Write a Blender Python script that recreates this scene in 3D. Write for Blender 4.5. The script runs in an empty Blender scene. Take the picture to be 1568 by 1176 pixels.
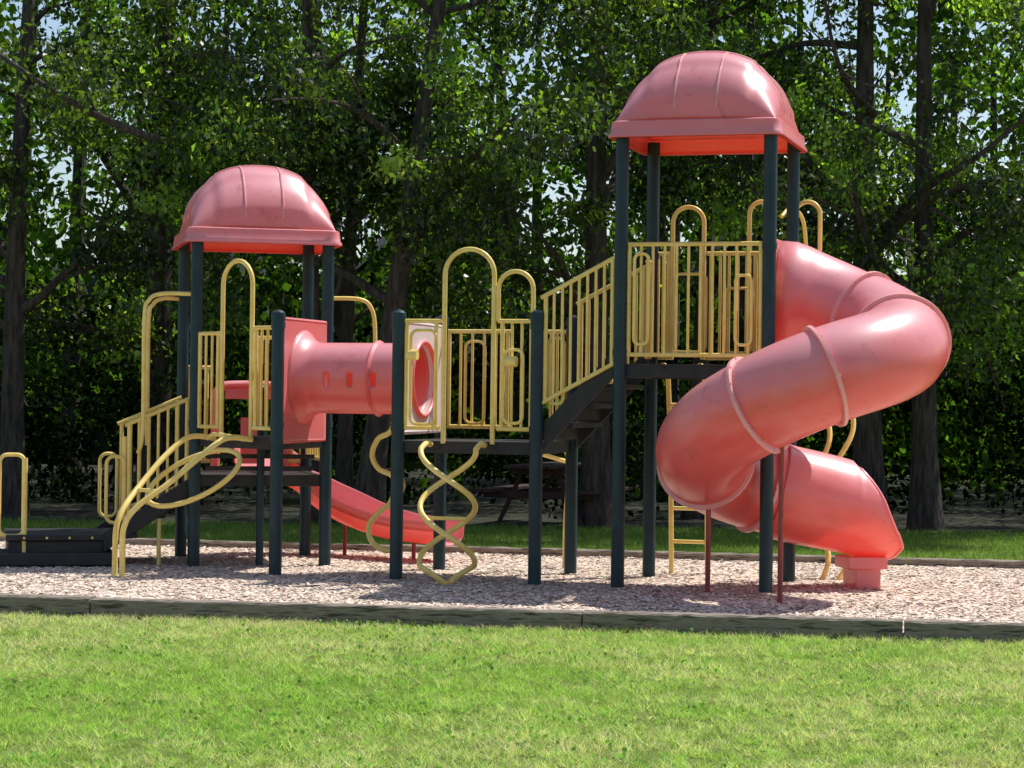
import bpy, math, random
import numpy as np
from mathutils import Vector, Matrix
random.seed(7); rng=np.random.default_rng(7)
sc=bpy.context.scene
sc.view_settings.view_transform='Standard'
try: sc.view_settings.look='None'
except Exception: pass
sc.view_settings.exposure=0

# ---------------------------------------------------------------- materials
def newmat(name):
    m=bpy.data.materials.new(name); m.use_nodes=True
    nt=m.node_tree; nt.nodes.clear()
    out=nt.nodes.new('ShaderNodeOutputMaterial'); return m,nt,out
def N(nt,t,**kw):
    n=nt.nodes.new(t)
    for k,v in kw.items():
        if k in n.inputs: n.inputs[k].default_value=v
        else: setattr(n,k,v)
    return n
def ramp(nt,fac,stops):
    r=nt.nodes.new('ShaderNodeValToRGB'); e=r.color_ramp.elements
    while len(e)<len(stops): e.new(0.5)
    for i,(p,c) in enumerate(stops):
        e[i].position=p; e[i].color=(c[0],c[1],c[2],1)
    nt.links.new(fac,r.inputs[0]); return r.outputs[0]
def surf(name,c1,c2,scale=3,rough=.5,bump=.0,bscale=40,metal=0,trans=0,tcol=None,spec=.5,detail=5,lo=.35,hi=.65,c3=None,stretch=None,sunlit_fade=None,coat=0):
    m,nt,out=newmat(name)
    tc=N(nt,'ShaderNodeTexCoord')
    vec=tc.outputs['Object']
    if stretch:
        mp=N(nt,'ShaderNodeMapping'); mp.inputs['Scale'].default_value=stretch
        nt.links.new(vec,mp.inputs[0]); vec=mp.outputs[0]
    nz=N(nt,'ShaderNodeTexNoise',Scale=scale,Detail=detail,Roughness=.6); nt.links.new(vec,nz.inputs['Vector'])
    st=[(lo,c1),(hi,c2)]
    if c3: st=[(lo,c1),(.5*(lo+hi),c2),(hi,c3)]
    col=ramp(nt,nz.outputs[0],st)
    b=N(nt,'ShaderNodeBsdfPrincipled'); b.inputs['Roughness'].default_value=rough; b.inputs['Metallic'].default_value=metal
    b.inputs['Specular IOR Level'].default_value=spec
    if coat: b.inputs['Coat Weight'].default_value=coat; b.inputs['Coat Roughness'].default_value=.24
    if sunlit_fade:   # sunlit tops painted paler pink by normal, along with UV fading and grime
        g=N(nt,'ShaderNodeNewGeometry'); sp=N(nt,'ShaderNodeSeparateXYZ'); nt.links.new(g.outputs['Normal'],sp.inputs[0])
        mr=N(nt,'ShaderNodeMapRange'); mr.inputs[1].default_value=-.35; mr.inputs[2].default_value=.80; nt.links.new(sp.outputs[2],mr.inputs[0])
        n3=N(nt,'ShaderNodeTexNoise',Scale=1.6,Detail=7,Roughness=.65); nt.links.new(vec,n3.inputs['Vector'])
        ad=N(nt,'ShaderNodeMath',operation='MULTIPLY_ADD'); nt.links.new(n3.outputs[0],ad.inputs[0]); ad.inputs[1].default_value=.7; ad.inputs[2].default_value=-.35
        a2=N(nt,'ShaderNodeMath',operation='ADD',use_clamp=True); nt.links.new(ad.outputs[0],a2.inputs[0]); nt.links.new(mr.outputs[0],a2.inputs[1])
        mx=N(nt,'ShaderNodeMix',data_type='RGBA'); nt.links.new(a2.outputs[0],mx.inputs[0]); nt.links.new(col,mx.inputs[6]); mx.inputs[7].default_value=(*sunlit_fade,1)
        n4=N(nt,'ShaderNodeTexNoise',Scale=4.5,Detail=9,Roughness=.75,Distortion=.6); nt.links.new(vec,n4.inputs['Vector'])
        gr=ramp(nt,n4.outputs[0],[(.30,(.74,.68,.66)),(.44,(1,1,1))])
        mg=N(nt,'ShaderNodeMix',data_type='RGBA',blend_type='MULTIPLY'); mg.inputs[0].default_value=1
        nt.links.new(mx.outputs[2],mg.inputs[6]); nt.links.new(gr,mg.inputs[7]); col=mg.outputs[2]
        rr=N(nt,'ShaderNodeMapRange'); rr.inputs[3].default_value=rough-.06; rr.inputs[4].default_value=rough+.14; nt.links.new(n4.outputs[0],rr.inputs[0]); nt.links.new(rr.outputs[0],b.inputs['Roughness'])
    nt.links.new(col,b.inputs['Base Color'])
    if bump>0:
        n2=N(nt,'ShaderNodeTexNoise',Scale=bscale,Detail=6); nt.links.new(vec,n2.inputs['Vector'])
        bp=N(nt,'ShaderNodeBump',Strength=bump,Distance=.02); nt.links.new(n2.outputs[0],bp.inputs['Height'])
        nt.links.new(bp.outputs[0],b.inputs['Normal'])
    if trans>0:
        t=N(nt,'ShaderNodeBsdfTranslucent'); t.inputs[0].default_value=(*tcol,1)
        mx=N(nt,'ShaderNodeMixShader'); mx.inputs[0].default_value=trans
        nt.links.new(b.outputs[0],mx.inputs[1]); nt.links.new(t.outputs[0],mx.inputs[2]); nt.links.new(mx.outputs[0],out.inputs[0])
    else: nt.links.new(b.outputs[0],out.inputs[0])
    return m
def vcol(name,rough=.5,trans=.35,tmul=(1.3,1.5,.6),spec=.3):
    m,nt,out=newmat(name)
    a=N(nt,'ShaderNodeAttribute'); a.attribute_name='Col'
    if spec>0:
        b=N(nt,'ShaderNodeBsdfPrincipled'); b.inputs['Roughness'].default_value=rough; b.inputs['Specular IOR Level'].default_value=spec
        nt.links.new(a.outputs['Color'],b.inputs['Base Color'])
    else:
        b=N(nt,'ShaderNodeBsdfDiffuse'); nt.links.new(a.outputs['Color'],b.inputs[0])
    if trans>0:
        mm=N(nt,'ShaderNodeMix',data_type='RGBA',blend_type='MULTIPLY'); mm.inputs[0].default_value=1
        nt.links.new(a.outputs['Color'],mm.inputs[6]); mm.inputs[7].default_value=(*tmul,1)
        t=N(nt,'ShaderNodeBsdfTranslucent'); nt.links.new(mm.outputs[2],t.inputs[0])
        mx=N(nt,'ShaderNodeMixShader'); mx.inputs[0].default_value=trans
        nt.links.new(b.outputs[0],mx.inputs[1]); nt.links.new(t.outputs[0],mx.inputs[2]); nt.links.new(mx.outputs[0],out.inputs[0])
    else: nt.links.new(b.outputs[0],out.inputs[0])
    return m
M_red=surf('faded_and_sunlit_red_plastic',(.97,.15,.12),(.98,.20,.17),scale=2.2,rough=.38,bump=.03,bscale=60,trans=.34,tcol=(1,.30,.22),spec=.6,sunlit_fade=(1,.52,.56),coat=.9)
M_pale=surf('bleached_plastic',(.94,.88,.87),(.92,.72,.70),scale=2.5,rough=.4,bump=.05,bscale=60,trans=.25,tcol=(1,.8,.75))
M_post=surf('dark_green_powder_coat',(.010,.030,.038),(.018,.045,.055),scale=5,rough=.42,bump=.04,bscale=90,spec=.35)
M_yel=surf('yellow_powder_coat',(.85,.60,.14),(.95,.74,.25),scale=7,rough=.40,bump=.05,bscale=90)
M_deck=surf('dark_vinyl_coated_steel',(.014,.013,.013),(.03,.027,.026),scale=8,rough=.6,bump=.2,bscale=80)
M_pole=surf('dark_red_paint',(.25,.03,.025),(.34,.05,.04),scale=9,rough=.45)
M_timber=surf('weathered_timber',(.07,.055,.042),(.34,.28,.22),scale=4,rough=.9,bump=.9,bscale=14,stretch=(.6,6,10),c3=(.20,.16,.125))
M_bark=surf('tree_bark',(.020,.016,.012),(.09,.07,.058),scale=6,rough=.95,bump=1,bscale=10,stretch=(3,3,.5))
M_wood=surf('stained_wood',(.03,.012,.010),(.055,.02,.015),scale=6,rough=.8,bump=.4,bscale=20)
M_leaf=vcol('leaf_surface',rough=.38,trans=.5,tmul=(3.6,4.0,.95),spec=.6)
M_leafd=vcol('woodland_leaf',trans=.38,tmul=(3.6,4.0,.9),spec=0)
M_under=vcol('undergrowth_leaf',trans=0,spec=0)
M_grass=vcol('grass_blade',trans=.4,tmul=(1.2,1.25,.7),spec=0)
M_chip=vcol('wood_chip',trans=0,spec=0)

# ---------------------------------------------------------------- mesh tools
class MB:
    def __init__(s): s.v=[]; s.f=[]
    def add(s,v,f):
        o=len(s.v); s.v.extend([tuple(map(float,p)) for p in v]); s.f.extend([tuple(i+o for i in q) for q in f])
    def tube(s,pts,r,n=10,closed=False,cap=True,skip=None):
        P=np.array(pts,float); m=len(P); R=np.full(m,r,float) if np.isscalar(r) else np.array(r,float)
        T=np.zeros_like(P)
        if closed: T=np.roll(P,-1,0)-np.roll(P,1,0)
        else: T[1:-1]=P[2:]-P[:-2]; T[0]=P[1]-P[0]; T[-1]=P[-1]-P[-2]
        T/=np.linalg.norm(T,axis=1)[:,None]+1e-12
        up=np.array([0,0,1.]) if abs(T[0][2])<.9 else np.array([0,1.,0])
        a=np.cross(T[0],up); a/=np.linalg.norm(a)
        V=[]
        for i in range(m):
            a=a-T[i]*a.dot(T[i]); a/=np.linalg.norm(a); b=np.cross(T[i],a)
            for k in range(n):
                th=2*math.pi*k/n; V.append(P[i]+R[i]*(a*math.cos(th)+b*math.sin(th)))
        F=[]
        for i in range(m if closed else m-1):
            j=(i+1)%m
            for k in range(n):
                if skip and (i,k) in skip: continue
                F.append((i*n+k,i*n+(k+1)%n,j*n+(k+1)%n,j*n+k))
        if cap and not closed: F.append(tuple(range(n))[::-1]); F.append(tuple((m-1)*n+k for k in range(n)))
        s.add(V,F)
    def box(s,c,ex,ey,ez):
        c,ex,ey,ez=[np.array(x,float) for x in (c,ex,ey,ez)]
        V=[c+a*ex+b*ey+d*ez for d in(-1,1) for b in(-1,1) for a in(-1,1)]
        F=[(0,2,3,1),(4,5,7,6),(0,1,5,4),(2,6,7,3),(0,4,6,2),(1,3,7,5)]
        if np.dot(np.cross(ex,ey),ez)<0: F=[q[::-1] for q in F]
        s.add(V,F)
    def prof(s,pts,profs,up=(0,0,1)):
        P=np.array(pts,float); m=len(P); T=np.zeros_like(P); T[1:-1]=P[2:]-P[:-2]; T[0]=P[1]-P[0]; T[-1]=P[-1]-P[-2]
        up=np.array(up,float); V=[]
        n=len(profs[0])
        for i in range(m):
            t=T[i]/np.linalg.norm(T[i]); sd=np.cross(t,up); sd/=np.linalg.norm(sd); u=np.cross(sd,t)
            for x,y in profs[i]: V.append(P[i]+sd*x+u*y)
        F=[(i*n+k,i*n+k+1,(i+1)*n+k+1,(i+1)*n+k) for i in range(m-1) for k in range(n-1)]
        s.add(V,F)
    def obj(s,name,mat,parent=None,smooth=40,bevel=0,solid=0):
        me=bpy.data.meshes.new(name); me.from_pydata(s.v,[],s.f); me.materials.append(mat); me.update()
        if smooth:
            me.polygons.foreach_set('use_smooth',[True]*len(me.polygons))
            try: me.set_sharp_from_angle(angle=math.radians(smooth))
            except Exception: pass
        ob=bpy.data.objects.new(name,me); sc.collection.objects.link(ob)
        if solid:
            md=ob.modifiers.new('thick','SOLIDIFY'); md.thickness=solid; md.offset=-1
        if bevel:
            md=ob.modifiers.new('bev','BEVEL'); md.width=bevel; md.segments=2; md.limit_method='ANGLE'
        if parent: ob.parent=parent
        return ob
def empty(name):
    e=bpy.data.objects.new(name,None); sc.collection.objects.link(e); return e
def cat(pts,n=8,closed=False):
    P=[np.array(p,float) for p in pts]; m=len(P); out=[]
    for i in range(m if closed else m-1):
        if closed: p0,p1,p2,p3=P[(i-1)%m],P[i],P[(i+1)%m],P[(i+2)%m]
        else: p0,p1,p2,p3=P[max(i-1,0)],P[i],P[i+1],P[min(i+2,m-1)]
        for k in range(n):
            t=k/n; out.append(.5*((2*p1)+(-p0+p2)*t+(2*p0-5*p1+4*p2-p3)*t*t+(-p0+3*p1-3*p2+p3)*t**3))
    if not closed: out.append(P[-1])
    return out
def fast(name,V,nper,mat,col,parent=None,smooth=False):
    V=np.asarray(V,np.float32).reshape(-1,3); nv=len(V); nf=nv//nper
    me=bpy.data.meshes.new(name); me.vertices.add(nv); me.vertices.foreach_set('co',V.ravel())
    me.loops.add(nv); me.loops.foreach_set('vertex_index',np.arange(nv,dtype=np.int32))
    me.polygons.add(nf); me.polygons.foreach_set('loop_start',np.arange(0,nv,nper,dtype=np.int32))
    me.update(calc_edges=True)
    ca=me.color_attributes.new('Col','FLOAT_COLOR','POINT')
    c=np.ones((nf,4),np.float32); c[:,:3]=col; ca.data.foreach_set('color',np.repeat(c,nper,0).ravel())
    me.materials.append(mat); ob=bpy.data.objects.new(name,me); sc.collection.objects.link(ob)
    if parent: ob.parent=parent
    return ob
def unit(a): return a/(np.linalg.norm(a,axis=-1,keepdims=True)+1e-9)
def leafquads(C,L,droop=.6,wid=.3):
    n=len(C); d=unit(rng.normal(size=(n,3))+np.array([0,0,-droop])); s=unit(np.cross(d,rng.normal(size=(n,3)))); nn=np.cross(d,s)
    L=L[:,None]; V=np.stack([C,C+d*.45*L+s*wid*L+nn*.1*L,C+d*L,C+d*.45*L-s*wid*L+nn*.1*L],1); return V
def fnoise(x,y,seed=0):
    r=np.random.default_rng(seed); o=0
    for k in range(7):
        f=r.uniform(.5,4)*(1+.3*k); th=r.uniform(0,6.28); o=o+np.sin(f*(x*math.cos(th)+y*math.sin(th))+r.uniform(0,6.28)+1.5*np.sin(.7*f*y+k))/ (1+.35*k)
    return o/4

# ---------------------------------------------------------------- layout frames (metres)
P5=np.array([.895,18.44]); E1=np.array([.961,-.276]); E2=np.array([.276,.961])
def R(l,m,z=None):
    p=P5+l*E1+m*E2
    return p if z is None else np.array([p[0],p[1],z])
L4,L3,L2,L6=-.714,-1.942,-3.05,1.24
W=1.2
P2=R(L2,0); P1=P2+1.2*np.array([math.cos(math.radians(134)),math.sin(math.radians(134))]); PF=R(L2,W)
F1=np.array([math.cos(math.radians(14)),math.sin(math.radians(14))]); F2=np.array([-F1[1],F1[0]])
PB=P1+W*F2; PR=PF+W*F2
def v3(p,z): return np.array([p[0],p[1],z])
ZD=1.22; ZR=1.89; ZL=.86
root=empty('playground_structure')

# posts
mb=MB(); cap=MB()
def post(p,h,r=.056,capped=True):
    mb.tube([v3(p,-.1),v3(p,h)],r,20)
    if capped:
        pts=[v3(p,h-.005),v3(p,h+.015),v3(p,h+.04),v3(p,h+.058),v3(p,h+.068)]
        cap.tube(pts,[r+.008,r+.009,r+.004,r*.65,r*.15],20)
        cap.tube([v3(p,h-.03),v3(p,h+.0)],[r+.006,r+.006],20)
for p in (P5,R(L6,0),R(0,W),R(L6,W)): post(p,3.86,capped=False)
for p in (P1,PF,PB,PR): post(p,3.08,capped=False)
for p in (R(L4,0),R(L3,0),P2,R(L4,W),R(L3,W)): post(p,2.27)
mid=(P1+PF)/2; post(mid,1.62,r=.036)
post(mid+F2*.55+F1*.25,1.1,r=.036)
def collar(p,z,r=.056): cap.tube([v3(p,z-.028),v3(p,z+.028)],r+.007,20)
for p in (P5,R(L6,0),R(0,W),R(L6,W)):
    for z in (1.98,2.86): collar(p,z)
for p in (R(L4,0),R(L3,0),R(L4,W),R(L3,W),P2,PF,P1): 
    for z in (1.33,2.2): collar(p,z)
mb.obj('support_posts',M_post,root); cap.obj('post_caps_and_clamps',M_post,root)

# decks
mb=MB()
def deckpoly(ps,z,t=.09):
    n=len(ps); V=[v3(p,z) for p in ps]+[v3(p,z-.018) for p in ps]
    mb.add(V,[tuple(range(n)),tuple(range(2*n-1,n-1,-1))]+[(i,i+n,(i+1)%n+n,(i+1)%n) for i in range(n)])
    for i in range(n):
        a,b=np.array(ps[i]),np.array(ps[(i+1)%n]); d=b-a; l=np.linalg.norm(d); d=d/l; q=np.array([-d[1],d[0]])
        c=(a+b)/2+q*.02
        mb.box(v3(c,z-t/2-.003),v3(d*(l/2-.05),0),v3(q*.012,0),(0,0,t/2))
    for k in (.3,.7):
        a=np.array(ps[0])*(1-k)+np.array(ps[1])*k; b=np.array(ps[-1])*(1-k)+np.array(ps[-2])*k
        mb.tube([v3(a,z-.05),v3(b,z-.05)],.02,6)
deckpoly([R(.0,.0),R(L6,0),R(L6,W),R(0,W)],ZR,.11)
deckpoly([R(L3,0),R(L4,0),R(L4,W),R(L3,W)],ZD,.10)
deckpoly([P2,PF,P1],ZD,.10)
deckpoly([P1,PF,PR,PB],ZL,.10)
a,b=P1,PF
for k in range(3):
    mb.box(v3((a+b)/2+F2*.03,ZL+.06+.11*k),v3(F1*.5,0),v3(F2*.012,0),(0,0,.02))
n=4
for k in range(n-1):
    l=L4+(k+.9)*(-L4)/(n-.3); z=ZD+(k+1)*(ZR-ZD)/n
    mb.box(R(l,W/2,z-.02),v3(E1*.12,0),v3(E2*.52,0),(0,0,.02))
    mb.box(R(l-.11,W/2,z-.09),v3(E1*.008,0),v3(E2*.52,0),(0,0,.06))
for m in (.03,W-.03):
    a=R(L4+.06,m,ZD+.05); b=R(-.06,m,ZR+.0); c=(a+b)/2; d=(b-a)/2
    mb.box(c,d,v3(E2*.014,0),(0,0,.115))
mb.obj('platform_decks',M_deck,root,smooth=0,bevel=.004)

# railings
mb=MB(); RT=.019; RB=.0125
def barrier(A,B,zb,zt,n,ins=.07,ra=RT,extra=False):
    A=np.array(A[:2]);B=np.array(B[:2]); d=B-A; L=np.linalg.norm(d); d=d/L
    zb=zb if isinstance(zb,tuple) else (zb,zb); zt=zt if isinstance(zt,tuple) else (zt,zt)
    def pt(s,top):
        z=zt if top else zb; return v3(A+d*s,z[0]+(z[1]-z[0])*s/L)
    s0,s1=ins,L-ins
    mb.tube([pt(s0-.04,1),pt(s1+.04,1)],ra); mb.tube([pt(s0-.04,0),pt(s1+.04,0)],ra)
    mb.tube([pt(s0,0),pt(s0,1)],ra); mb.tube([pt(s1,0),pt(s1,1)],ra)
    for k in range(1,n+1):
        s=s0+(s1-s0)*k/(n+1); mb.tube([pt(s,0),pt(s,1)],RB,8)
def arch(A,B,z0,z1,r=.02,z0b=None):
    A=np.array(A[:2]);B=np.array(B[:2]); c=(A+B)/2; d=(B-A)/2; w=np.linalg.norm(d)
    pts=[v3(A,z0)]+[v3(c-d*math.cos(t),z1-w+w*math.sin(t)) for t in np.linspace(0,math.pi,15)]+[v3(B,z0 if z0b is None else z0b)]
    mb.tube(pts,r,10)
def rloop(A,B,z0,z1,r=.016,rad=.05):
    A=np.array(A[:2]);B=np.array(B[:2]); d=B-A; L=np.linalg.norm(d); d=d/L; rad=min(rad,L/2)
    pts=[]
    for (s,z,t0) in ((L-rad,z1-rad,0),(rad,z1-rad,90),(rad,z0+rad,180),(L-rad,z0+rad,270)):
        for t in np.linspace(t0,t0+90,6):
            t=math.radians(t); pts.append(v3(A+d*(s+rad*math.cos(t)),z+rad*math.sin(t)))
    mb.tube(pts,r,8,closed=True)
barrier(R(0,0),R(L6,0),1.965,2.88,10)
rloop(R(.12,-.03),R(.24,-.03),2.05,2.80,.014)
rloop(R(.97,-.03),R(1.10,-.03),2.05,2.62,.014)
barrier(R(0,W),R(.20,W),1.965,2.88,1,ins=.05)
barrier(R(.50,W),R(.95,W),1.965,2.88,4,ins=.03)
barrier(R(L6,0),R(L6,.12),1.965,2.88,0,ins=.05)
barrier(R(0,.0),R(0,.22),1.965,2.80,1,ins=.05)
barrier(R(0,W-.22),R(0,W),1.965,2.80,1,ins=.05)
rloop(R(.35,.5),R(.62,.5),2.0,2.66,.014); rloop(R(.75,.7),R(.98,.7),2.0,2.55,.014)
arch(R(.18,W),R(.46,W),1.95,3.29)
arch(R(.86,W),R(1.08,W),1.95,3.33)
arch(R(1.24,W+.1),R(1.47,W+.05),2.3,3.33,z0b=2.9)
mb.tube(cat([R(1.14,W+.02,3.2),R(1.2,W+.2,3.28),R(1.3,W+.3,3.1),R(1.32,W+.32,2.2)]),.018)
for m in (0,W):
    barrier(R(L4,m),R(0,m),(1.53,1.92),(2.42,2.80),7)
rloop(R(L4+.08,.05),R(L4+.22,.05),1.55,2.1,.014)
zb,zt=1.33,2.24
barrier(R(L3,0),R(-1.535,0),zb,zt,0,ins=.07); rloop(R(L3+.12,-.03),R(-1.60,-.03),1.36,2.16,.014,.06)
arch(R(-1.535,0),R(-1.098,0),1.2,2.85,.021)
barrier(R(-1.07,0),R(L4,0),zb,zt,2,ins=.05)
arch(R(-1.06,0),R(-.755,0),zt,2.66,.020)
rloop(R(-1.0,-.03),R(-.83,-.03),1.38,2.0,.014,.06)
barrier(R(L3,W),R(-1.25,W),zb,zt-.05,4); barrier(R(-.95,W),R(L4,W),zb,zt-.05,2,ins=.04)
rloop(R(-1.7,W-.05),R(-1.52,W-.05),1.36,2.1,.014,.06)
mb.tube([R(-.98,-.04,1.90),R(-.88,-.04,1.90)],.045,12); mb.tube([R(-1.85,-.04,1.95),R(-1.76,-.04,1.95)],.045,12)
D=P2-P1; q=lambda s:P1+D*s
barrier(q(0),q(.33),1.30,2.14,2,ins=.06); barrier(q(.69),q(1),1.30,2.18,2,ins=.06)
arch(q(.33),q(.69),1.2,2.78,.021)
barrier(q(.69)+np.array([.02,.25]),q(.98)+np.array([.02,.3]),1.30,2.1,2,ins=.03)
mb.tube(cat([v3(P1-F1*.03,2.50),v3(P1-F1*.30+F2*.1,2.50),v3(P1-F1*.42+F2*.1,2.44),v3(P1-F1*.46+F2*.1,2.25),v3(P1-F1*.46+F2*.1,1.3),v3(P1-F1*.50+F2*.1,1.05)]),.02)
mb.tube(cat([v3(PB-F1*.03,2.50),v3(PB-F1*.2-F2*.1,2.50),v3(PB-F1*.3-F2*.1,2.44),v3(PB-F1*.34-F2*.1,2.25),v3(PB-F1*.34-F2*.1,1.1)]),.02)
mb.tube(cat([v3(PF+F1*.03+F2*.3,2.50),v3(PF+F1*.34+F2*.3,2.50),v3(PF+F1*.46+F2*.3,2.42),v3(PF+F1*.5+F2*.3,2.2),v3(PF+F1*.5+F2*.3,1.6)]),.02)
barrier(PF,PR,1.0,1.85,6); barrier(PB,PB+F1*.28,.95,1.85,1,ins=.05); barrier(P1,P1+F2*.3,.98,1.7,1,ins=.05)
barrier(PR-F1*.28,PR,.95,1.85,1,ins=.05)
for off in (.12,W-.12):
    A=P1+F2*off; barrier(A-F1*.02,A-F1*.62,(.72,.46),(1.56,1.30),5,ins=.04)
    rloop(A-F1*.62,A-F1*.78,.42,1.02,.017,.07)
C=P1+F2*.15
A=C-F1*1.50; rloop(A,A-F1*.22,.30,1.03,.019,.07); mb.tube([v3(A,-.05),v3(A,1.0)],.026)
mb.tube([v3(C-F1*.62,-.05),v3(C-F1*.62,1.2)],.022); mb.tube([v3(C-F1*.30,-.05),v3(C-F1*.30,.6)],.02)
# arch climber
O=P1+D*.5; nd=np.array([-.719,-.695]); dd=D/np.linalg.norm(D)
for sgn in (-1,1):
    w0,w1=.27*sgn,.055*sgn
    pts=[v3(O+nd*.02+dd*w0,1.20),v3(O+nd*.30+dd*w0*1.0,1.21),v3(O+nd*.55+dd*w0*.95,1.06),v3(O+nd*.85+dd*w0*.7,.82),v3(O+nd*1.10+dd*w1*1.6,.62),v3(O+nd*1.20+dd*w1,.45),v3(O+nd*1.21+dd*w1,.2),v3(O+nd*1.21+dd*w1,-.05)]
    mb.tube(cat(pts),.025,12)
def ring(c,ax,ay,r=.02):
    mb.tube([c+ax*math.cos(t)+ay*math.sin(t) for t in np.linspace(0,2*math.pi,36,endpoint=False)],r,10,closed=True)
ring(v3(O+nd*.46+dd*.02,.86),v3(dd*.34-nd*.24,.14),v3(nd*.14+dd*.10,-.20),.023)
mb.tube(cat([v3(O+nd*.10-dd*.27,1.2),v3(O+nd*.2,1.24),v3(O+nd*.10+dd*.27,1.2)]),.02)
mb.tube([v3(O+nd*.92-dd*.16,.76),v3(O+nd*.92+dd*.16,.76)],.018)
# double helix climber
hc=R(-1.40,-.27)
for ph in (0,math.pi):
    pts=[]
    for t in np.linspace(0,1,80):
        z=1.16-1.14*t; a=ph+(1.18-z)/.465*math.pi; rr=.235*min(1,(1-t)*6+.15)
        pts.append(v3(hc+E1*rr*math.cos(a)+E2*rr*math.sin(a)*.8,z))
    s=1 if ph==0 else -1
    top=v3(hc+E1*.24*s+E2*.25,1.19)
    mb.tube(cat([top,top-v3(E2*.12,-.01),pts[0]],5)[:-1]+pts,.024,12)
mb.tube([v3(hc-E1*.16,.58),v3(hc+E1*.16,.58)],.017); mb.tube([v3(hc,-.1),v3(hc,.06)],.03)
# rear climbers of middle deck
mb.tube(cat([R(-1.05,W,1.15),R(-.95,W+.35,1.16),R(-.9,W+.55,1.10),R(-.9,W+.62,.9),R(-.93,W+.65,.4),R(-.93,W+.65,-.05)]),.026,12)
for z in (.35,.65): mb.tube([R(-.93,W+.65,z),R(-.83,W+.65,z+.02)],.018)
mb.tube(cat([R(-1.2,W,1.15),R(-.9,W+.5,1.02)]),.02)
px=-2.12
mb.tube(cat([R(px+.06,.3,1.52),R(px,.35,1.30),R(px-.14,.4,1.22),R(px-.20,.42,1.08),R(px-.14,.42,.96),R(px,.38,.90),R(px+.03,.36,.78),R(px-.01,.36,.66),R(px-.12,.4,.58),R(px-.22,.42,.46),R(px-.20,.42,.33),R(px-.08,.40,.25),R(px+.06,.36,.26)]),.024,12)
mb.tube(cat([R(px+.06,.3,1.35),R(px+.05,.36,1.0),R(px+.10,.38,.82),R(px+.05,.36,.6),R(px+.06,.36,-.05)]),.022,12)
# ladder behind high deck
for l in (.10,.43): mb.tube(cat([R(l,W+.02,1.9),R(l,W+.2,1.86),R(l,W+.3,1.6),R(l,W+.42,.9),R(l,W+.5,-.05)]),.023,12)
for z,o in ((1.55,.31),(1.25,.36),(.93,.41),(.62,.45),(.32,.475)): mb.tube([R(.10,W+o,z),R(.43,W+o,z)],.018)
for l0,ph in ((1.42,0),(1.62,.6)):
    mb.tube(cat([R(l0,W+.1,1.9)]+[R(l0+.10*math.sin(ph+t*9),W+.45+.1*math.cos(t*9),1.55-1.55*t) for t in np.linspace(0,1,22)],4),.023,10)
mb.obj('yellow_railings_and_climbers',M_yel,root)

# roofs
def roof(c,ax,ay,S,zr,h,name):
    mb=MB(); n=44
    us=np.sin(np.linspace(-math.pi/2,math.pi/2,n+1)); us=np.sign(us)*np.abs(us)**.9
    def f(u): return max(0,1-abs(u)**2.35)**(1/1.95)
    def ss(a): 
        t=min(1,max(0,(.66-abs(a))/.06)); return t*t*(3-2*t)
    def pt(u,v,extra=0):
        z=h*f(u)*f(v); bul=.026*ss(u)*(1 if abs(v)<.97 else 0)+.026*ss(v)*(1 if abs(u)<.97 else 0)
        bul*=f(u)*f(v)>.02
        k=1+bul*.6
        p=c+ax*S*u*k*.955+ay*S*v*k*.955; return v3(p,zr+.12+z+bul*.9+extra)
    V=[pt(u,v) for u in us for v in us]
    F=[(i*(n+1)+j,(i+1)*(n+1)+j,(i+1)*(n+1)+j+1,i*(n+1)+j+1) for i in range(n) for j in range(n)]
    mb.add(V,F)
    def ringpts(s,z,rc=.09):
        out=[]
        for (sx,sy,t0) in ((1,1,0),(-1,1,90),(-1,-1,180),(1,-1,270)):
            for t in np.linspace(t0,t0+90,7):
                t=math.radians(t); out.append(v3(c+ax*(sx*(s-rc)+rc*math.cos(t))+ay*(sy*(s-rc)+rc*math.sin(t)),z))
        return out
    levels=[(S*.945,zr+.125),(S*.985,zr+.130),(S*1.01,zr+.120),(S*1.015,zr+.10),(S*1.025,zr+.03),(S*1.045,zr+.012),(S*1.045,zr-.01),(S*.98,zr-.011)]
    V=[];m=28
    for s,z in levels: V+=ringpts(s,z)
    F=[(i*m+k,(i+1)*m+k,(i+1)*m+(k+1)%m,i*m+(k+1)%m) for i in range(len(levels)-1) for k in range(m)]
    mb.add(V,F)
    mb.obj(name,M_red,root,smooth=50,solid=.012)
    rb=MB()
    for a in (-.26,.26):
        for sw in (0,1):
            pts=[pt(a,v,.002) if not sw else pt(v,a,.002) for v in np.linspace(-.985,.985,40)]
            rb.tube(pts,.010,6)
    rb.obj(name+'_ribs',M_flange,root)
M_flange=surf('flange_plastic',(.97,.44,.42),(.98,.55,.54),rough=.4,scale=3,trans=.2,tcol=(1,.4,.35))
roof((P5+R(L6,W))/2,E1,E2,.70,3.77,.60,'high_tower_roof')
roof((P1+PR)/2,F1,F2,.69,2.98,.59,'low_tower_roof')

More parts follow.
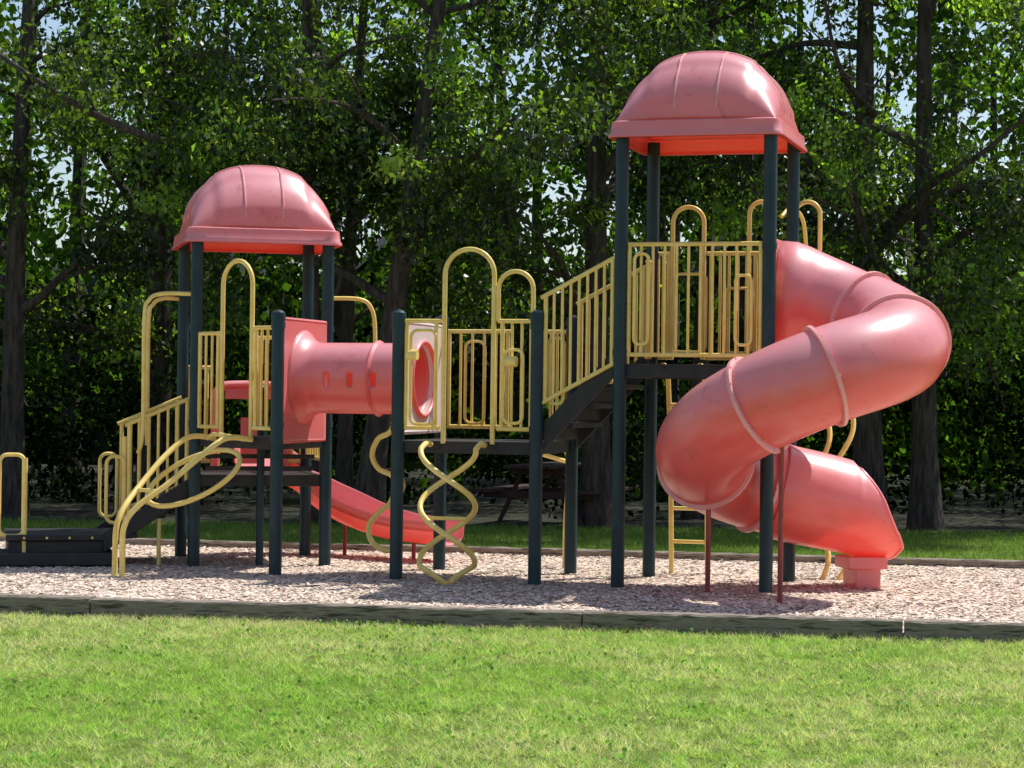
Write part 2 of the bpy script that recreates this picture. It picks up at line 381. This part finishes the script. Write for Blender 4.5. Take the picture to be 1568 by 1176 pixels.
# crawl tunnel
zc=1.75; rt=.315
la,lb=L2+.02,L3-.02
ls=np.linspace(la,lb,45); nseg=48
pts=[];rad=[]
for l in ls:
    pts.append(R(l,W/2,zc)); d=min(l-la,lb-l)
    fl=max(0,(.16-(l-la))/.16)**2*.11
    seam=.024 if abs(l-(la+.66*(lb-la)))<.014 else 0
    rad.append(rt+fl+seam)
skip=set()
t=MB(); t.tube(pts,rad,nseg); Vn=np.array(t.v).reshape(len(pts),nseg,3)
side=[(np.dot(Vn[20,k,:2]-np.array(pts[20][:2]),-E2)) - 10*abs(Vn[20,k,2]-zc-.02) for k in range(nseg)]
kc=int(np.argmax(side))
for lc in (.30,.50,.72):
    ic=int(lc*44)
    for di in (-1,0):
        for dk in (-1,0,1): skip.add((ic+di,(kc+dk)%nseg))
t=MB(); t.tube(pts,rad,nseg,cap=False,skip=skip)
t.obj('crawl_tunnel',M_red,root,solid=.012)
def panel(l,name,mat,z0,z1,hr,th=.02):
    pb=MB(); hw=W/2-.07; n=48; V=[]
    for sx in (-th,th):
        for ring_ in (0,1):
            for k in range(n):
                a=2*math.pi*k/n; ca,sa=math.cos(a),math.sin(a)
                if ring_==0: y,z=hr*ca,zc+hr*sa
                else:
                    s=1/max(abs(ca),abs(sa)); y=hw*ca*s; zz=sa*s; z=zc+(zz*(z1-zc) if zz>0 else zz*(zc-z0))
                V.append(R(l+sx,W/2+y,z))
    F=[]
    for k in range(n):
        k2=(k+1)%n
        F+=[(k,n+k,n+k2,k2),(2*n+k,2*n+k2,3*n+k2,3*n+k),(n+k,3*n+k,3*n+k2,n+k2),(k,k2,2*n+k2,2*n+k)]
    pb.add(V,F)
    e=[R(l,.08,z0+.01),R(l,W-.08,z0+.01),R(l,W-.08,z1-.01),R(l,.08,z1-.01)]
    pb.tube(e+[e[0]],.026,8)
    return pb.obj(name,mat,root,bevel=0)
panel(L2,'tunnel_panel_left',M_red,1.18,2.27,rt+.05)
panel(L3,'tunnel_panel_right',M_pale,1.28,2.24,rt-.01)
rb=MB(); rb.tube([R(L3+.03,W/2+.325*math.cos(a),zc+.325*math.sin(a)) for a in np.linspace(0,2*math.pi,40,endpoint=False)],.022,10,closed=True); rb.obj('tunnel_mouth_ring',M_red,root)

# spiral tube slide
cx,cy,Rr=2.33,17.90,.785
za=[(90,2.44),(45,2.31),(0,2.07),(-45,1.95),(-90,1.78),(-125,1.54),(-180,1.19),(-225,.98),(-270,.82)]
A=np.array([a for a,_ in za][::-1],float); Z=np.array([z for _,z in za][::-1])
def hp(a):
    z=np.interp(a,A,Z)
    z=np.mean([np.interp(a+d,A,Z) for d in (-20,-10,0,10,20)]) if -250<a<70 else z
    return np.array([cx+Rr*math.cos(math.radians(a)),cy+Rr*math.sin(math.radians(a)),z])
ang=np.arange(90,-271,-5.)
pts=[np.array([2.20,18.70,2.45])]+[hp(a) for a in ang]
rad=[.50]+[ .38+.12*max(0,(a-48)/42)**1.2 for a in ang]
mb=MB(); mb.tube(pts,rad,40,cap=False)
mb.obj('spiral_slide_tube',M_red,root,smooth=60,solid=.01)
fb=MB()
for a in (42,-4,-84,-122,-200,-250):
    p=hp(a); d=hp(a-2)-hp(a+2); d/=np.linalg.norm(d)
    fb.tube([p-d*.018,p-d*.014,p+d*.014,p+d*.018],[.375,.412,.412,.375],44,cap=False)
    for k in range(14):
        th=2*math.pi*k/14; s1=np.cross(d,[0,0,1]); s1/=np.linalg.norm(s1); s2=np.cross(s1,d)
        o=p+(s1*math.cos(th)+s2*math.sin(th))*.40
        fb.tube([o-d*.024,o+d*.024],.008,6)
fb.obj('spiral_slide_flanges',M_flange,root)
pb=MB(); pb.box(R(L6+.0,W/2,2.42),v3(E1*.02,0),v3(E2*.50,0),(0,0,.52)); pb.obj('slide_entry_panel',M_red,root,bevel=.015)
# exit chute
path=cat([hp(-262),hp(-270),np.array([2.58,18.71,.765]),np.array([2.80,18.75,.71]),np.array([3.02,18.81,.66]),np.array([3.24,18.86,.62])],7)
profs=[]; i0=0
for i in range(len(path)):
    X=path[i][0]; rr=.39
    if X<2.78: al=math.radians(179)
    else:
        if not i0: i0=i
        s=(X-2.78)/.46; hc_=.36-.62*s; al=math.acos(max(-1,min(1,-hc_/rr)))
    fl=max(0,(X-2.5)/.8)
    pr=[]
    for k in range(33):
        th=-al+2*al*k/32; x_=rr*math.sin(th); y_=-rr*math.cos(th)
        y_=y_+ (.05*fl if y_<-.3*rr else 0)*abs(math.cos(th)); x_=x_*(1+.10*fl)
        pr.append((x_,y_))
    profs.append(pr)
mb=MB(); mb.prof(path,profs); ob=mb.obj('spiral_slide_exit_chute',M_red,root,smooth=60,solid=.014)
eb=MB()
def proj(i,k):
    P=np.array(path); T=P[min(i+1,len(P)-1)]-P[max(i-1,0)]; T/=np.linalg.norm(T); sd=np.cross(T,[0,0,1]); sd/=np.linalg.norm(sd); u=np.cross(sd,T)
    return P[i]+sd*profs[i][k][0]+u*profs[i][k][1]
for k in (0,32): eb.tube([proj(i,k) for i in range(i0,len(path))],.020,8)
eb.tube([proj(len(path)-1,k) for k in range(33)],.024,8)
eb.box(np.array([2.98,18.80,.12]),(.11,.03,0),(-.03,.16,0),(0,0,.13))
eb.box(np.array([2.97,18.79,.245]),(.17,.04,0),(-.03,.2,0),(0,0,.05))
eb.obj('slide_lip_and_foot',M_red,root,bevel=.03)
pb=MB()
pb.tube([(2.09,17.16,-.1),(2.09,17.16,1.36)],.021,12); pb.tube([(1.61,18.05,-.1),(1.61,18.05,.88)],.021,12)
pb.tube([(2.05,17.16,1.3),(2.13,17.16,1.36)],.03,8)
pb.tube([(3.08,18.84,-.1),(3.08,18.84,.2)],.02,8)
# wave slide
sp=cat([(-2.43,21.42,.88),(-2.38,21.75,.84),(-2.16,21.98,.70),(-1.82,21.92,.50),(-1.45,21.65,.34),(-1.1,21.38,.25),(-.76,21.12,.22),(-.58,21.0,.21)],6)
pr=[(-.27,.20),(-.26,.215),(-.245,.20),(-.235,.06),(-.18,0),(0,-.015),(.18,0),(.235,.06),(.245,.20),(.26,.215),(.27,.20),(.27,.12)]
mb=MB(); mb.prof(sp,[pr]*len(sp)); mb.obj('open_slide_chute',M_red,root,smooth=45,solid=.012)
hb=MB()
b0=(PB+PR)/2+F1*.05
hb.tube(cat([v3(b0-F1*.33,.86),v3(b0-F1*.33,1.5),v3(b0-F1*.30,1.64),v3(b0-F1*.2,1.68),v3(b0+F1*.2,1.68),v3(b0+F1*.30,1.64),v3(b0+F1*.33,1.5),v3(b0+F1*.33,.86)]),.045,12)
hb.box(v3(b0,1.62),v3(F1*.24,0),v3(F2*.025,0),(0,0,.07)); hb.box(v3(b0-F2*.1,1.15),v3(F1*.10,0),v3(F2*.02,0),(0,0,.22))
hb.obj('slide_hood',M_red,root,bevel=.02)
pb.tube([(-1.62,21.78,-.1),(-1.62,21.78,.38)],.02,8); pb.tube([(-.92,21.24,-.1),(-.92,21.24,.21)],.02,8); pb.tube([(-1.08,21.3,-.02),(-.78,21.2,.03)],.02,8)
pb.obj('slide_support_poles',M_pole,root)

# transfer steps (left)
mb=MB(); Cc=(P1+PB)/2
for k in range(3):
    z=ZL-.18*(k+1); c=Cc-F1*(.13+.25*k)
    mb.box(v3(c,z-.02),v3(F1*.135,0),v3(F2*.48,0),(0,0,.022)); mb.box(v3(c+F1*.125,z+.08),v3(F1*.01,0),v3(F2*.48,0),(0,0,.075))
for off in (.1,W-.1):
    a=v3(P1+F2*off,ZL-.10); b=v3(P1+F2*off-F1*.80,ZL-.62); mb.box((a+b)/2,(b-a)/2,v3(F2*.014,0),(0,0,.09))
c=Cc-F1*1.2
mb.box(v3(c,.285),v3(F1*.46,0),v3(F2*.5,0),(0,0,.028)); mb.box(v3(c,.12),v3(F1*.44,0),v3(F2*.47,0),(0,0,.135))
mb.box(v3(c-F2*.3-F1*.05,.10),v3(F1*.55,0),v3(F2*.34,0),(0,0,.055))
mb.obj('transfer_station_steps',M_deck,root,smooth=0,bevel=.012)
bb=MB()
for k in range(4): 
    p=c-F2*.505+F1*(-.3+.2*k); bb.tube([v3(p,.285),v3(p-F2*.008,.285)],.012,8)
bb.obj('step_bolts',M_yel,root)

# ---------------------------------------------------------------- ground
def sheet(name,poly,z,mat):
    me=bpy.data.meshes.new(name); me.from_pydata([(x,y,z) for x,y in poly],[],[tuple(range(len(poly)))]); me.materials.append(mat)
    ob=bpy.data.objects.new(name,me); sc.collection.objects.link(ob); return ob
def fy(x): return 15.33-.155*x
def by(x): return 22.05-.20*x
m,nt,out=newmat('lawn_ground')
tc=N(nt,'ShaderNodeTexCoord'); n1=N(nt,'ShaderNodeTexNoise',Scale=.9,Detail=8,Roughness=.65); n2=N(nt,'ShaderNodeTexNoise',Scale=60,Detail=4)
nt.links.new(tc.outputs['Object'],n1.inputs['Vector']); nt.links.new(tc.outputs['Object'],n2.inputs['Vector'])
c1=ramp(nt,n1.outputs[0],[(.3,(.13,.20,.04)),(.55,(.22,.28,.07)),(.75,(.38,.33,.16))])
c2=ramp(nt,n2.outputs[0],[(.3,(.4,.4,.4)),(.7,(1.2,1.2,1.1))])
mm=N(nt,'ShaderNodeMix',data_type='RGBA',blend_type='MULTIPLY'); mm.inputs[0].default_value=1
nt.links.new(c1,mm.inputs[6]); nt.links.new(c2,mm.inputs[7])
b=N(nt,'ShaderNodeBsdfPrincipled'); b.inputs['Roughness'].default_value=.95; b.inputs['Specular IOR Level'].default_value=.1; nt.links.new(mm.outputs[2],b.inputs['Base Color'])
bp=N(nt,'ShaderNodeBump',Strength=.8,Distance=.03); nt.links.new(n2.outputs[0],bp.inputs['Height']); nt.links.new(bp.outputs[0],b.inputs['Normal']); nt.links.new(b.outputs[0],out.inputs[0])
sheet('lawn_ground',[(-400,-100),(400,-100),(400,700),(-400,700)],0,m)
M_mul=surf('wood_chip_mulch',(.48,.37,.28),(.84,.70,.58),scale=38,rough=.95,bump=.3,bscale=45,detail=8,spec=.1)
X0,X1=-9.5,9.5
sheet('mulch_bed',[(X0,fy(X0)+.1),(X1,fy(X1)+.1),(X1,by(X1)),(X0,by(X0))],.03,M_mul)
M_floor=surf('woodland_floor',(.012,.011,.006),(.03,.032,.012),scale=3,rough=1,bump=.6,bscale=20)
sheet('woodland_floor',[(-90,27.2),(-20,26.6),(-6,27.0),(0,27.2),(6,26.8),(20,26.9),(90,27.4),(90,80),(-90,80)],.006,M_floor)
def timber_row(name,fn,x0,x1,joints,h,w,off):
    root_=empty(name); xs=[x0]+joints+[x1]
    for i in range(len(xs)-1):
        mb=MB(); a=np.array([xs[i]+.006,fn(xs[i])+off]); b=np.array([xs[i+1]-.006,fn(xs[i+1])+off]); n=24
        d=(b-a)/np.linalg.norm(b-a); q=np.array([-d[1],d[0]]); V=[]
        j=random.uniform(-.006,.006)
        for k in range(n+1):
            c=a+(b-a)*k/n; rr=lambda s=.004: random.uniform(-s,s)
            for (y,z) in ((0,-.05),(0,h-.012),(.012,h),(w-.012,h),(w,h-.012),(w,-.05)):
                V.append(v3(c+q*(y+rr()+j),z+rr()+ (j if z>0 else 0)))
        F=[(k*6+m_,(k+1)*6+m_,(k+1)*6+m_+1,k*6+m_+1) for k in range(n) for m_ in range(5)]+[tuple(range(6)),tuple(n*6+5-m_ for m_ in range(6))]
        mb.add(V,F); mb.obj('timber_%d'%(i+1),M_timber,root_,smooth=0)
timber_row('landscape_timber_border',fy,X0,X1,[-6.0,-2.98,.50,2.65,6.0],.135,.14,0)
timber_row('rear_timber_border',by,X0,X1,[-6.2,-3.6,-1.1,1.3,3.8,6.4],.10,.13,0)

n=110000
x=rng.uniform(-5.6,5.6,n); u=rng.uniform(0,1,n)**1.35; y=(fy(x)+.15)+u*(by(x)-fy(x)-.17)
L=rng.uniform(.009,.032,n); wd=L*rng.uniform(.2,.5,n); th=rng.uniform(0,6.28,n); tl=rng.normal(0,.14,n); t2=rng.normal(0,.16,n)
d=np.stack([np.cos(th)*np.cos(tl),np.sin(th)*np.cos(tl),np.sin(tl)],1); s=unit(np.cross(d,np.stack([np.sin(t2)*.6,np.sin(t2)*.6,np.ones(n)],1)))
c=np.stack([x,y,.034+rng.uniform(0,.007,n)+.008*fnoise(x*2,y*2,3)],1)
V=np.stack([c-d*L[:,None]-s*wd[:,None],c+d*L[:,None]-s*wd[:,None],c+d*L[:,None]+s*wd[:,None],c-d*L[:,None]+s*wd[:,None]],1)
br=rng.uniform(.70,1.10,n)[:,None]; col=np.array([.90,.74,.61])*br*(1+rng.normal(0,.04,(n,3)))
dk=rng.random(n)<.11; col[dk]*=.42
fast('wood_chips',V,4,M_chip,np.clip(col,.03,.93))
def grass(name,x,y,h,wd,colb,mat=M_grass,lean=.5):
    n=len(x); th=rng.uniform(0,6.28,n); s=np.stack([np.cos(th),np.sin(th),np.zeros(n)],1)*wd[:,None]
    ln=rng.normal(0,lean,(n,2))*h[:,None]; b_=np.stack([x,y,np.zeros(n)],1)
    tip=b_+np.stack([ln[:,0],ln[:,1],h],1)
    V=np.stack([b_-s,b_+s,tip],1); return fast(name,V,3,mat,colb)
nc=26000; per=13
xc=rng.uniform(-4.6,4.6,nc); yc=rng.uniform(8.9,16.1,nc); k=(yc<fy(xc)-.01)&(np.abs(xc)<yc*.25+.4); xc,yc=xc[k],yc[k]; nc=len(xc)
g1=fnoise(xc*.8,yc*.8,11); g2=fnoise(xc*2.5,yc*2.5,12)
hcl=rng.uniform(.6,1.35,nc)*(1+.25*g2); tcl=np.clip(.38+.80*g1+.45*g2+rng.normal(0,.22,nc),0,1); bcl=rng.uniform(.66,1.3,nc)
idx=np.repeat(np.arange(nc),per); n=len(idx); x=xc[idx]+rng.normal(0,.016,n); y=yc[idx]+rng.normal(0,.016,n)
h=rng.uniform(.018,.045,n)*hcl[idx]; wd=rng.uniform(.0018,.0038,n)
base=np.array([.41,.62,.12]); yel=np.array([.84,.77,.44]); dark=np.array([.22,.44,.07])
t=np.clip(tcl[idx]+rng.normal(0,.12,n),0,1)[:,None]
col=base*(1-t)+yel*t; dd_=(rng.random(n)<.22)[:,None]; col=np.where(dd_,dark,col)
near=np.exp(-np.maximum(fy(x)-y,0)/.13)[:,None]; tan=np.array([.82,.68,.48]); mk=(rng.random(n)[:,None]<near*.95); col=np.where(mk,tan,col)
col=col*bcl[idx][:,None]*rng.uniform(.85,1.15,n)[:,None]; k=y<fy(x)-.005
grass('lawn_grass',x[k],y[k],h[k],wd[k],np.clip(col,.02,.92)[k],lean=.9)
n=2500; x=rng.uniform(-4.2,4.2,n); y=fy(x)-np.abs(rng.normal(0,.02,n)); h=rng.uniform(.02,.07,n)*(fnoise(x*3,y,5)>-.1); h=np.maximum(h,.01)
grass('border_grass_tufts',x,y,h,np.full(n,.003),np.array([.45,.50,.16])*rng.uniform(.6,1.3,n)[:,None])
n=14000; x=rng.uniform(-4,4,n); y=rng.uniform(9,15.6,n); k=(y<fy(x)-.05)&(fnoise(x*1.6,y*1.6,21)>.2); x,y=x[k],y[k]; n=len(x)
C_=np.stack([x,y,rng.uniform(.015,.035,n)],1)
fast('lawn_weeds',leafquads(C_,rng.uniform(.015,.035,n),droop=-.2,wid=.4),4,M_grass,np.array([.26,.46,.10])*rng.uniform(.6,1.4,n)[:,None])
n=80000; x=rng.uniform(-7.5,7.5,n); y=rng.uniform(20.4,27.4,n); k=y>by(x)+.14; x,y=x[k],y[k]; n=len(x)
grass('rear_lawn_grass',x,y,rng.uniform(.03,.07,n),rng.uniform(.003,.006,n),np.array([.20,.32,.07])*rng.uniform(.6,1.4,n)[:,None])

# ---------------------------------------------------------------- trees
def limb(mb,p,d,L,r,ends,depth,bend=.25,droop=0.):
    pts=[np.array(p,float)]; d=np.array(d,float); d/=np.linalg.norm(d); n=7
    for k in range(n):
        d=d+rng.normal(0,bend/2.6,3)+np.array([0,0,.04-droop*k/n*.25]); d/=np.linalg.norm(d); pts.append(pts[-1]+d*L/n)
    rad=[r*(1-.8*k/n) for k in range(n+1)]; mb.tube(cat(pts,3),np.interp(np.linspace(0,1,n*3+1),np.linspace(0,1,n+1),rad),8 if r>.05 else 5)
    if depth>0:
        for k in range(2,n+1):
            if rng.random()<.75:
                a=unit(rng.normal(size=3)); dd_=unit(d*.6+a*.9+np.array([0,0,.05])); limb(mb,pts[k],dd_,L*rng.uniform(.35,.6),rad[k]*.7,ends,depth-1,bend,droop)
    for k in range(3,n+1):
        if r<.12: ends.append(pts[k])
def clumpleaves(cs,per,rad,flat=.75):
    cs=np.array(cs); n=len(cs)*per; idx=np.repeat(np.arange(len(cs)),per)
    o=rng.normal(size=(n,3)); o=unit(o)*(rng.random(n)**.5)[:,None]; rr=rng.uniform(rad[0],rad[1],len(cs))[idx]
    o*=rr[:,None]*np.array([1.15,1.15,flat]); o[:,2]-=.25*np.linalg.norm(o[:,:2],axis=1)
    return cs[idx]+o,idx
def shade_ok(C): return (C[:,1]-.36*C[:,2])>22.0
def tree(name,x,y,H,r,lean=(0,0),nl=11,zmin=2.2,seed=1,clr=1.0,spread=1.0,per=150,extra=20,ncl=106,boughs=(),dead=()):
    global rng
    rng=np.random.default_rng(seed); e=empty(name); mb=MB(); ends=[]
    n=9; pts=[]
    for k in range(n+1):
        t=k/n; pts.append(np.array([x+lean[0]*t**1.3*H+ .10*math.sin(3*t+seed),y+lean[1]*t*H+.1*math.cos(4*t+seed),H*t-.1]))
    rad=[r*(1.45 if k==0 else 1)*(1-.75*k/n) for k in range(n+1)]
    mb.tube(cat(pts,4),np.interp(np.linspace(0,1,n*4+1),np.linspace(0,1,n+1),rad),14)
    for i in range(nl):
        z=rng.uniform(.22,.95); k=min(n-1,int(z*n)); f=z*n-k; p=pts[k]*(1-f)+pts[k+1]*f; a=i*2.4+rng.uniform(-.4,.4)
        limb(mb,p,(math.cos(a),math.sin(a)*.8,rng.uniform(.15,.8)),rng.uniform(1.6,3.2)*spread*(1.1-.4*z),r*(1-.7*z)*.5,ends,1,droop=.8)
    for bp_,r0 in boughs:      # long boughs given as world-space polylines starting at the trunk
        c_=cat(bp_,8); mb.tube(c_,np.linspace(r0,r0*.25,len(c_)),10)
        for j in range(6,len(c_),4): limb(mb,c_[j],unit(rng.normal(size=3)+np.array([0,0,.1])),.9,r0*.25,ends,0)
    for bp_,r0 in dead:
        c_=cat(bp_,8); mb.tube(c_,np.linspace(r0,r0*.2,len(c_)),8); tr=[]
        for j in range(4,len(c_),3): limb(mb,c_[j],unit(rng.normal(size=3)*np.array([1,.5,1])+np.array([0,0,.5])),rng.uniform(.4,.9),r0*.35,tr,1)
    mb.obj('trunk_and_limbs',M_bark,e)
    E=np.array(ends); E=E[E[:,2]>zmin]
    ex=np.stack([x+lean[0]*5+rng.normal(0,1.3*spread,extra),y+rng.uniform(-1.2,1.8,extra),rng.uniform(zmin+.3,H,extra)],1); E=np.concatenate([E,ex])
    E=E[rng.permutation(len(E))[:ncl]]
    C_,idx=clumpleaves(E,per,(.30,.70))
    k=shade_ok(C_)&(C_[:,2]>zmin-.5); C_,idx=C_[k],idx[k]; n=len(C_)
    cb=np.clip(np.exp(rng.normal(-.25,.75,len(E))),.22,3.6)[idx]; hue=rng.uniform(0,1,len(E))[idx]
    col=(np.array([.032,.064,.016])*(1-hue[:,None])+np.array([.066,.098,.022])*hue[:,None])*(cb*rng.uniform(.7,1.35,n)*clr)[:,None]
    fast('crown_leaves',leafquads(C_,rng.uniform(.065,.125,n),droop=.9,wid=.26),4,M_leaf,np.clip(col,.006,.3),e)
specs=[(-6.4,28.6,9.6,.17,(.03,0),3,(),()),(-4.75,30.2,10,.24,(-.02,0),5,(),()),
(-2.55,27.6,10,.13,(.0,0),8,[([(-2.55,27.55,4.0),(-3.2,27.0,4.45),(-4.2,26.5,4.6),(-5.2,26.2,5.0),(-6.3,26.1,5.7)],.085)],()),(-2.15,28.3,9.8,.11,(.05,0),9,(),()),
(-1.80,26.9,9.2,.17,(.14,.0),13,(),()),(.98,27.5,9.5,.19,(.02,.02),21,(),()),(2.5,29.6,10,.14,(.0,.0),31,(),()),
(4.45,28.0,10.2,.20,(.01,0),34,[([(4.5,27.9,3.6),(5.0,27.0,4.2),(5.6,26.5,4.6),(6.6,26.2,5.5)],.07)],[([(4.5,27.8,5.2),(4.0,26.9,5.5),(3.75,26.5,6.0),(3.6,26.4,6.9)],.05),([(4.5,27.8,6.6),(3.9,26.6,6.55),(3.0,26.2,6.45)],.05)]),
(5.3,27.8,9.4,.18,(-.04,0),55,(),()),(7.0,28.0,9.5,.18,(-.04,0),56,(),()),(-9.3,29,9.6,.2,(0,0),77,(),()),(10.2,29.5,9.6,.2,(0,0),78,(),())]
for s in specs: tree('maple_tree',s[0],s[1],s[2],s[3],s[4],seed=s[5],boughs=s[6],dead=s[7],ncl=60 if abs(s[0])>8 else 106)
rng=np.random.default_rng(99)
e=empty('distant_woodland'); mb=MB()
for i in range(46):
    x=rng.uniform(-17,17); y=rng.uniform(32,50); H=rng.uniform(8,12); r=rng.uniform(.08,.2); l=rng.normal(0,.4)
    mb.tube(cat([(x,y,-.1),(x+l*.3,y,H*.4),(x+l,y,H)],5),np.linspace(r*1.2,r*.3,11),8)
mb.obj('woodland_trunks',M_bark,e)
n=480; n2=80
cs=np.concatenate([np.stack([rng.uniform(-15,15,n),rng.uniform(33,46,n),rng.uniform(.3,11.5,n)],1),np.stack([rng.uniform(-11,7,n2),rng.uniform(36,46,n2),rng.uniform(3,7.5,n2)],1)])
C_,idx=clumpleaves(cs,118,(.6,1.3)); n=len(C_)
col=np.array([.030,.060,.014])*(rng.uniform(.5,1.9,len(cs))[idx]*rng.uniform(.7,1.3,n))[:,None]
fast('woodland_leaves',leafquads(C_,rng.uniform(.15,.27,n),wid=.33),4,M_leafd,col,e)
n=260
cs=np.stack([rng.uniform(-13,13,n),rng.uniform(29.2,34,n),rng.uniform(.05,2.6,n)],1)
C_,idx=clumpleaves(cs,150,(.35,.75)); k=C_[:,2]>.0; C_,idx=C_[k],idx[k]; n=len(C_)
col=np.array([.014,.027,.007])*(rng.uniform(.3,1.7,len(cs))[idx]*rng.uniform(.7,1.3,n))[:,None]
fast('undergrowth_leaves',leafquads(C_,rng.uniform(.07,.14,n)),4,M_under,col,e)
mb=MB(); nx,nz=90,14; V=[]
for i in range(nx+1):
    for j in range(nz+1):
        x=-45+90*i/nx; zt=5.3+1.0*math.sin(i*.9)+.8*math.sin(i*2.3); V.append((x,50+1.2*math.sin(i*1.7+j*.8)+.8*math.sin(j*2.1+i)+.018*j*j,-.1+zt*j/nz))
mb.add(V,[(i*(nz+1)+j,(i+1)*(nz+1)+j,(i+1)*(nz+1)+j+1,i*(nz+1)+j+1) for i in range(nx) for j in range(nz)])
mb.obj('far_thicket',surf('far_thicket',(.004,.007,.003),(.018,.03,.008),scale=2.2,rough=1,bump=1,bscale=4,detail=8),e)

e=empty('picnic_table'); mb=MB(); c=np.array([.55,27.9]); a=np.array([.35,.94]); q=np.array([.94,-.35])
for k in range(5): mb.box(v3(c+q*(-.28+.14*k),.75),v3(q*.064,0),v3(a*.9,0),(0,0,.02))
for s in (-1,1):
    for k in (0,1): mb.box(v3(c+q*s*(.55+.14*k),.45),v3(q*.064,0),v3(a*.9,0),(0,0,.02))
    f=c+a*.6*s
    mb.box(v3(f,.40),v3(q*.72,0),v3(a*.02,0),(0,0,.045)); mb.box(v3(f,.69),v3(q*.34,0),v3(a*.02,0),(0,0,.04))
    for t in (-1,1): mb.box(v3(f+q*t*.38+a*.045,.36),v3(q*t*-.17,.36),v3(a*.02,0),v3(q*.035,.016))
mb.obj('planks_and_legs',M_wood,e,smooth=0,bevel=.005)

# ---------------------------------------------------------------- light, camera
el=math.radians(58); az=math.radians(56)
S=Vector((math.sin(az)*math.cos(el),math.cos(az)*math.cos(el),math.sin(el)))
w=bpy.data.worlds.new('World'); sc.world=w; w.use_nodes=True; nt=w.node_tree
bg=nt.nodes['Background']; sky=nt.nodes.new('ShaderNodeTexSky'); sky.sky_type='NISHITA'; sky.sun_disc=False
sky.sun_elevation=el; sky.sun_rotation=az; nt.links.new(sky.outputs[0],bg.inputs[0]); bg.inputs[1].default_value=.14
ld=bpy.data.lights.new('sun','SUN'); ld.energy=5; ld.angle=math.radians(.5); ld.color=(1,.97,.91)
lo=bpy.data.objects.new('sun',ld); lo.rotation_euler=S.to_track_quat('Z','Y').to_euler(); sc.collection.objects.link(lo); lo.location=(10,10,30)
cd=bpy.data.cameras.new('camera'); cam=bpy.data.objects.new('camera',cd); sc.collection.objects.link(cam)
cd.sensor_width=36; cd.lens=78.06; cd.clip_end=1500
cam.matrix_world=Matrix.Translation((0,0,1.6))@Matrix.Rotation(math.radians(90.34),4,'X')@Matrix.Rotation(.0125,4,'Z')
sc.camera=cam
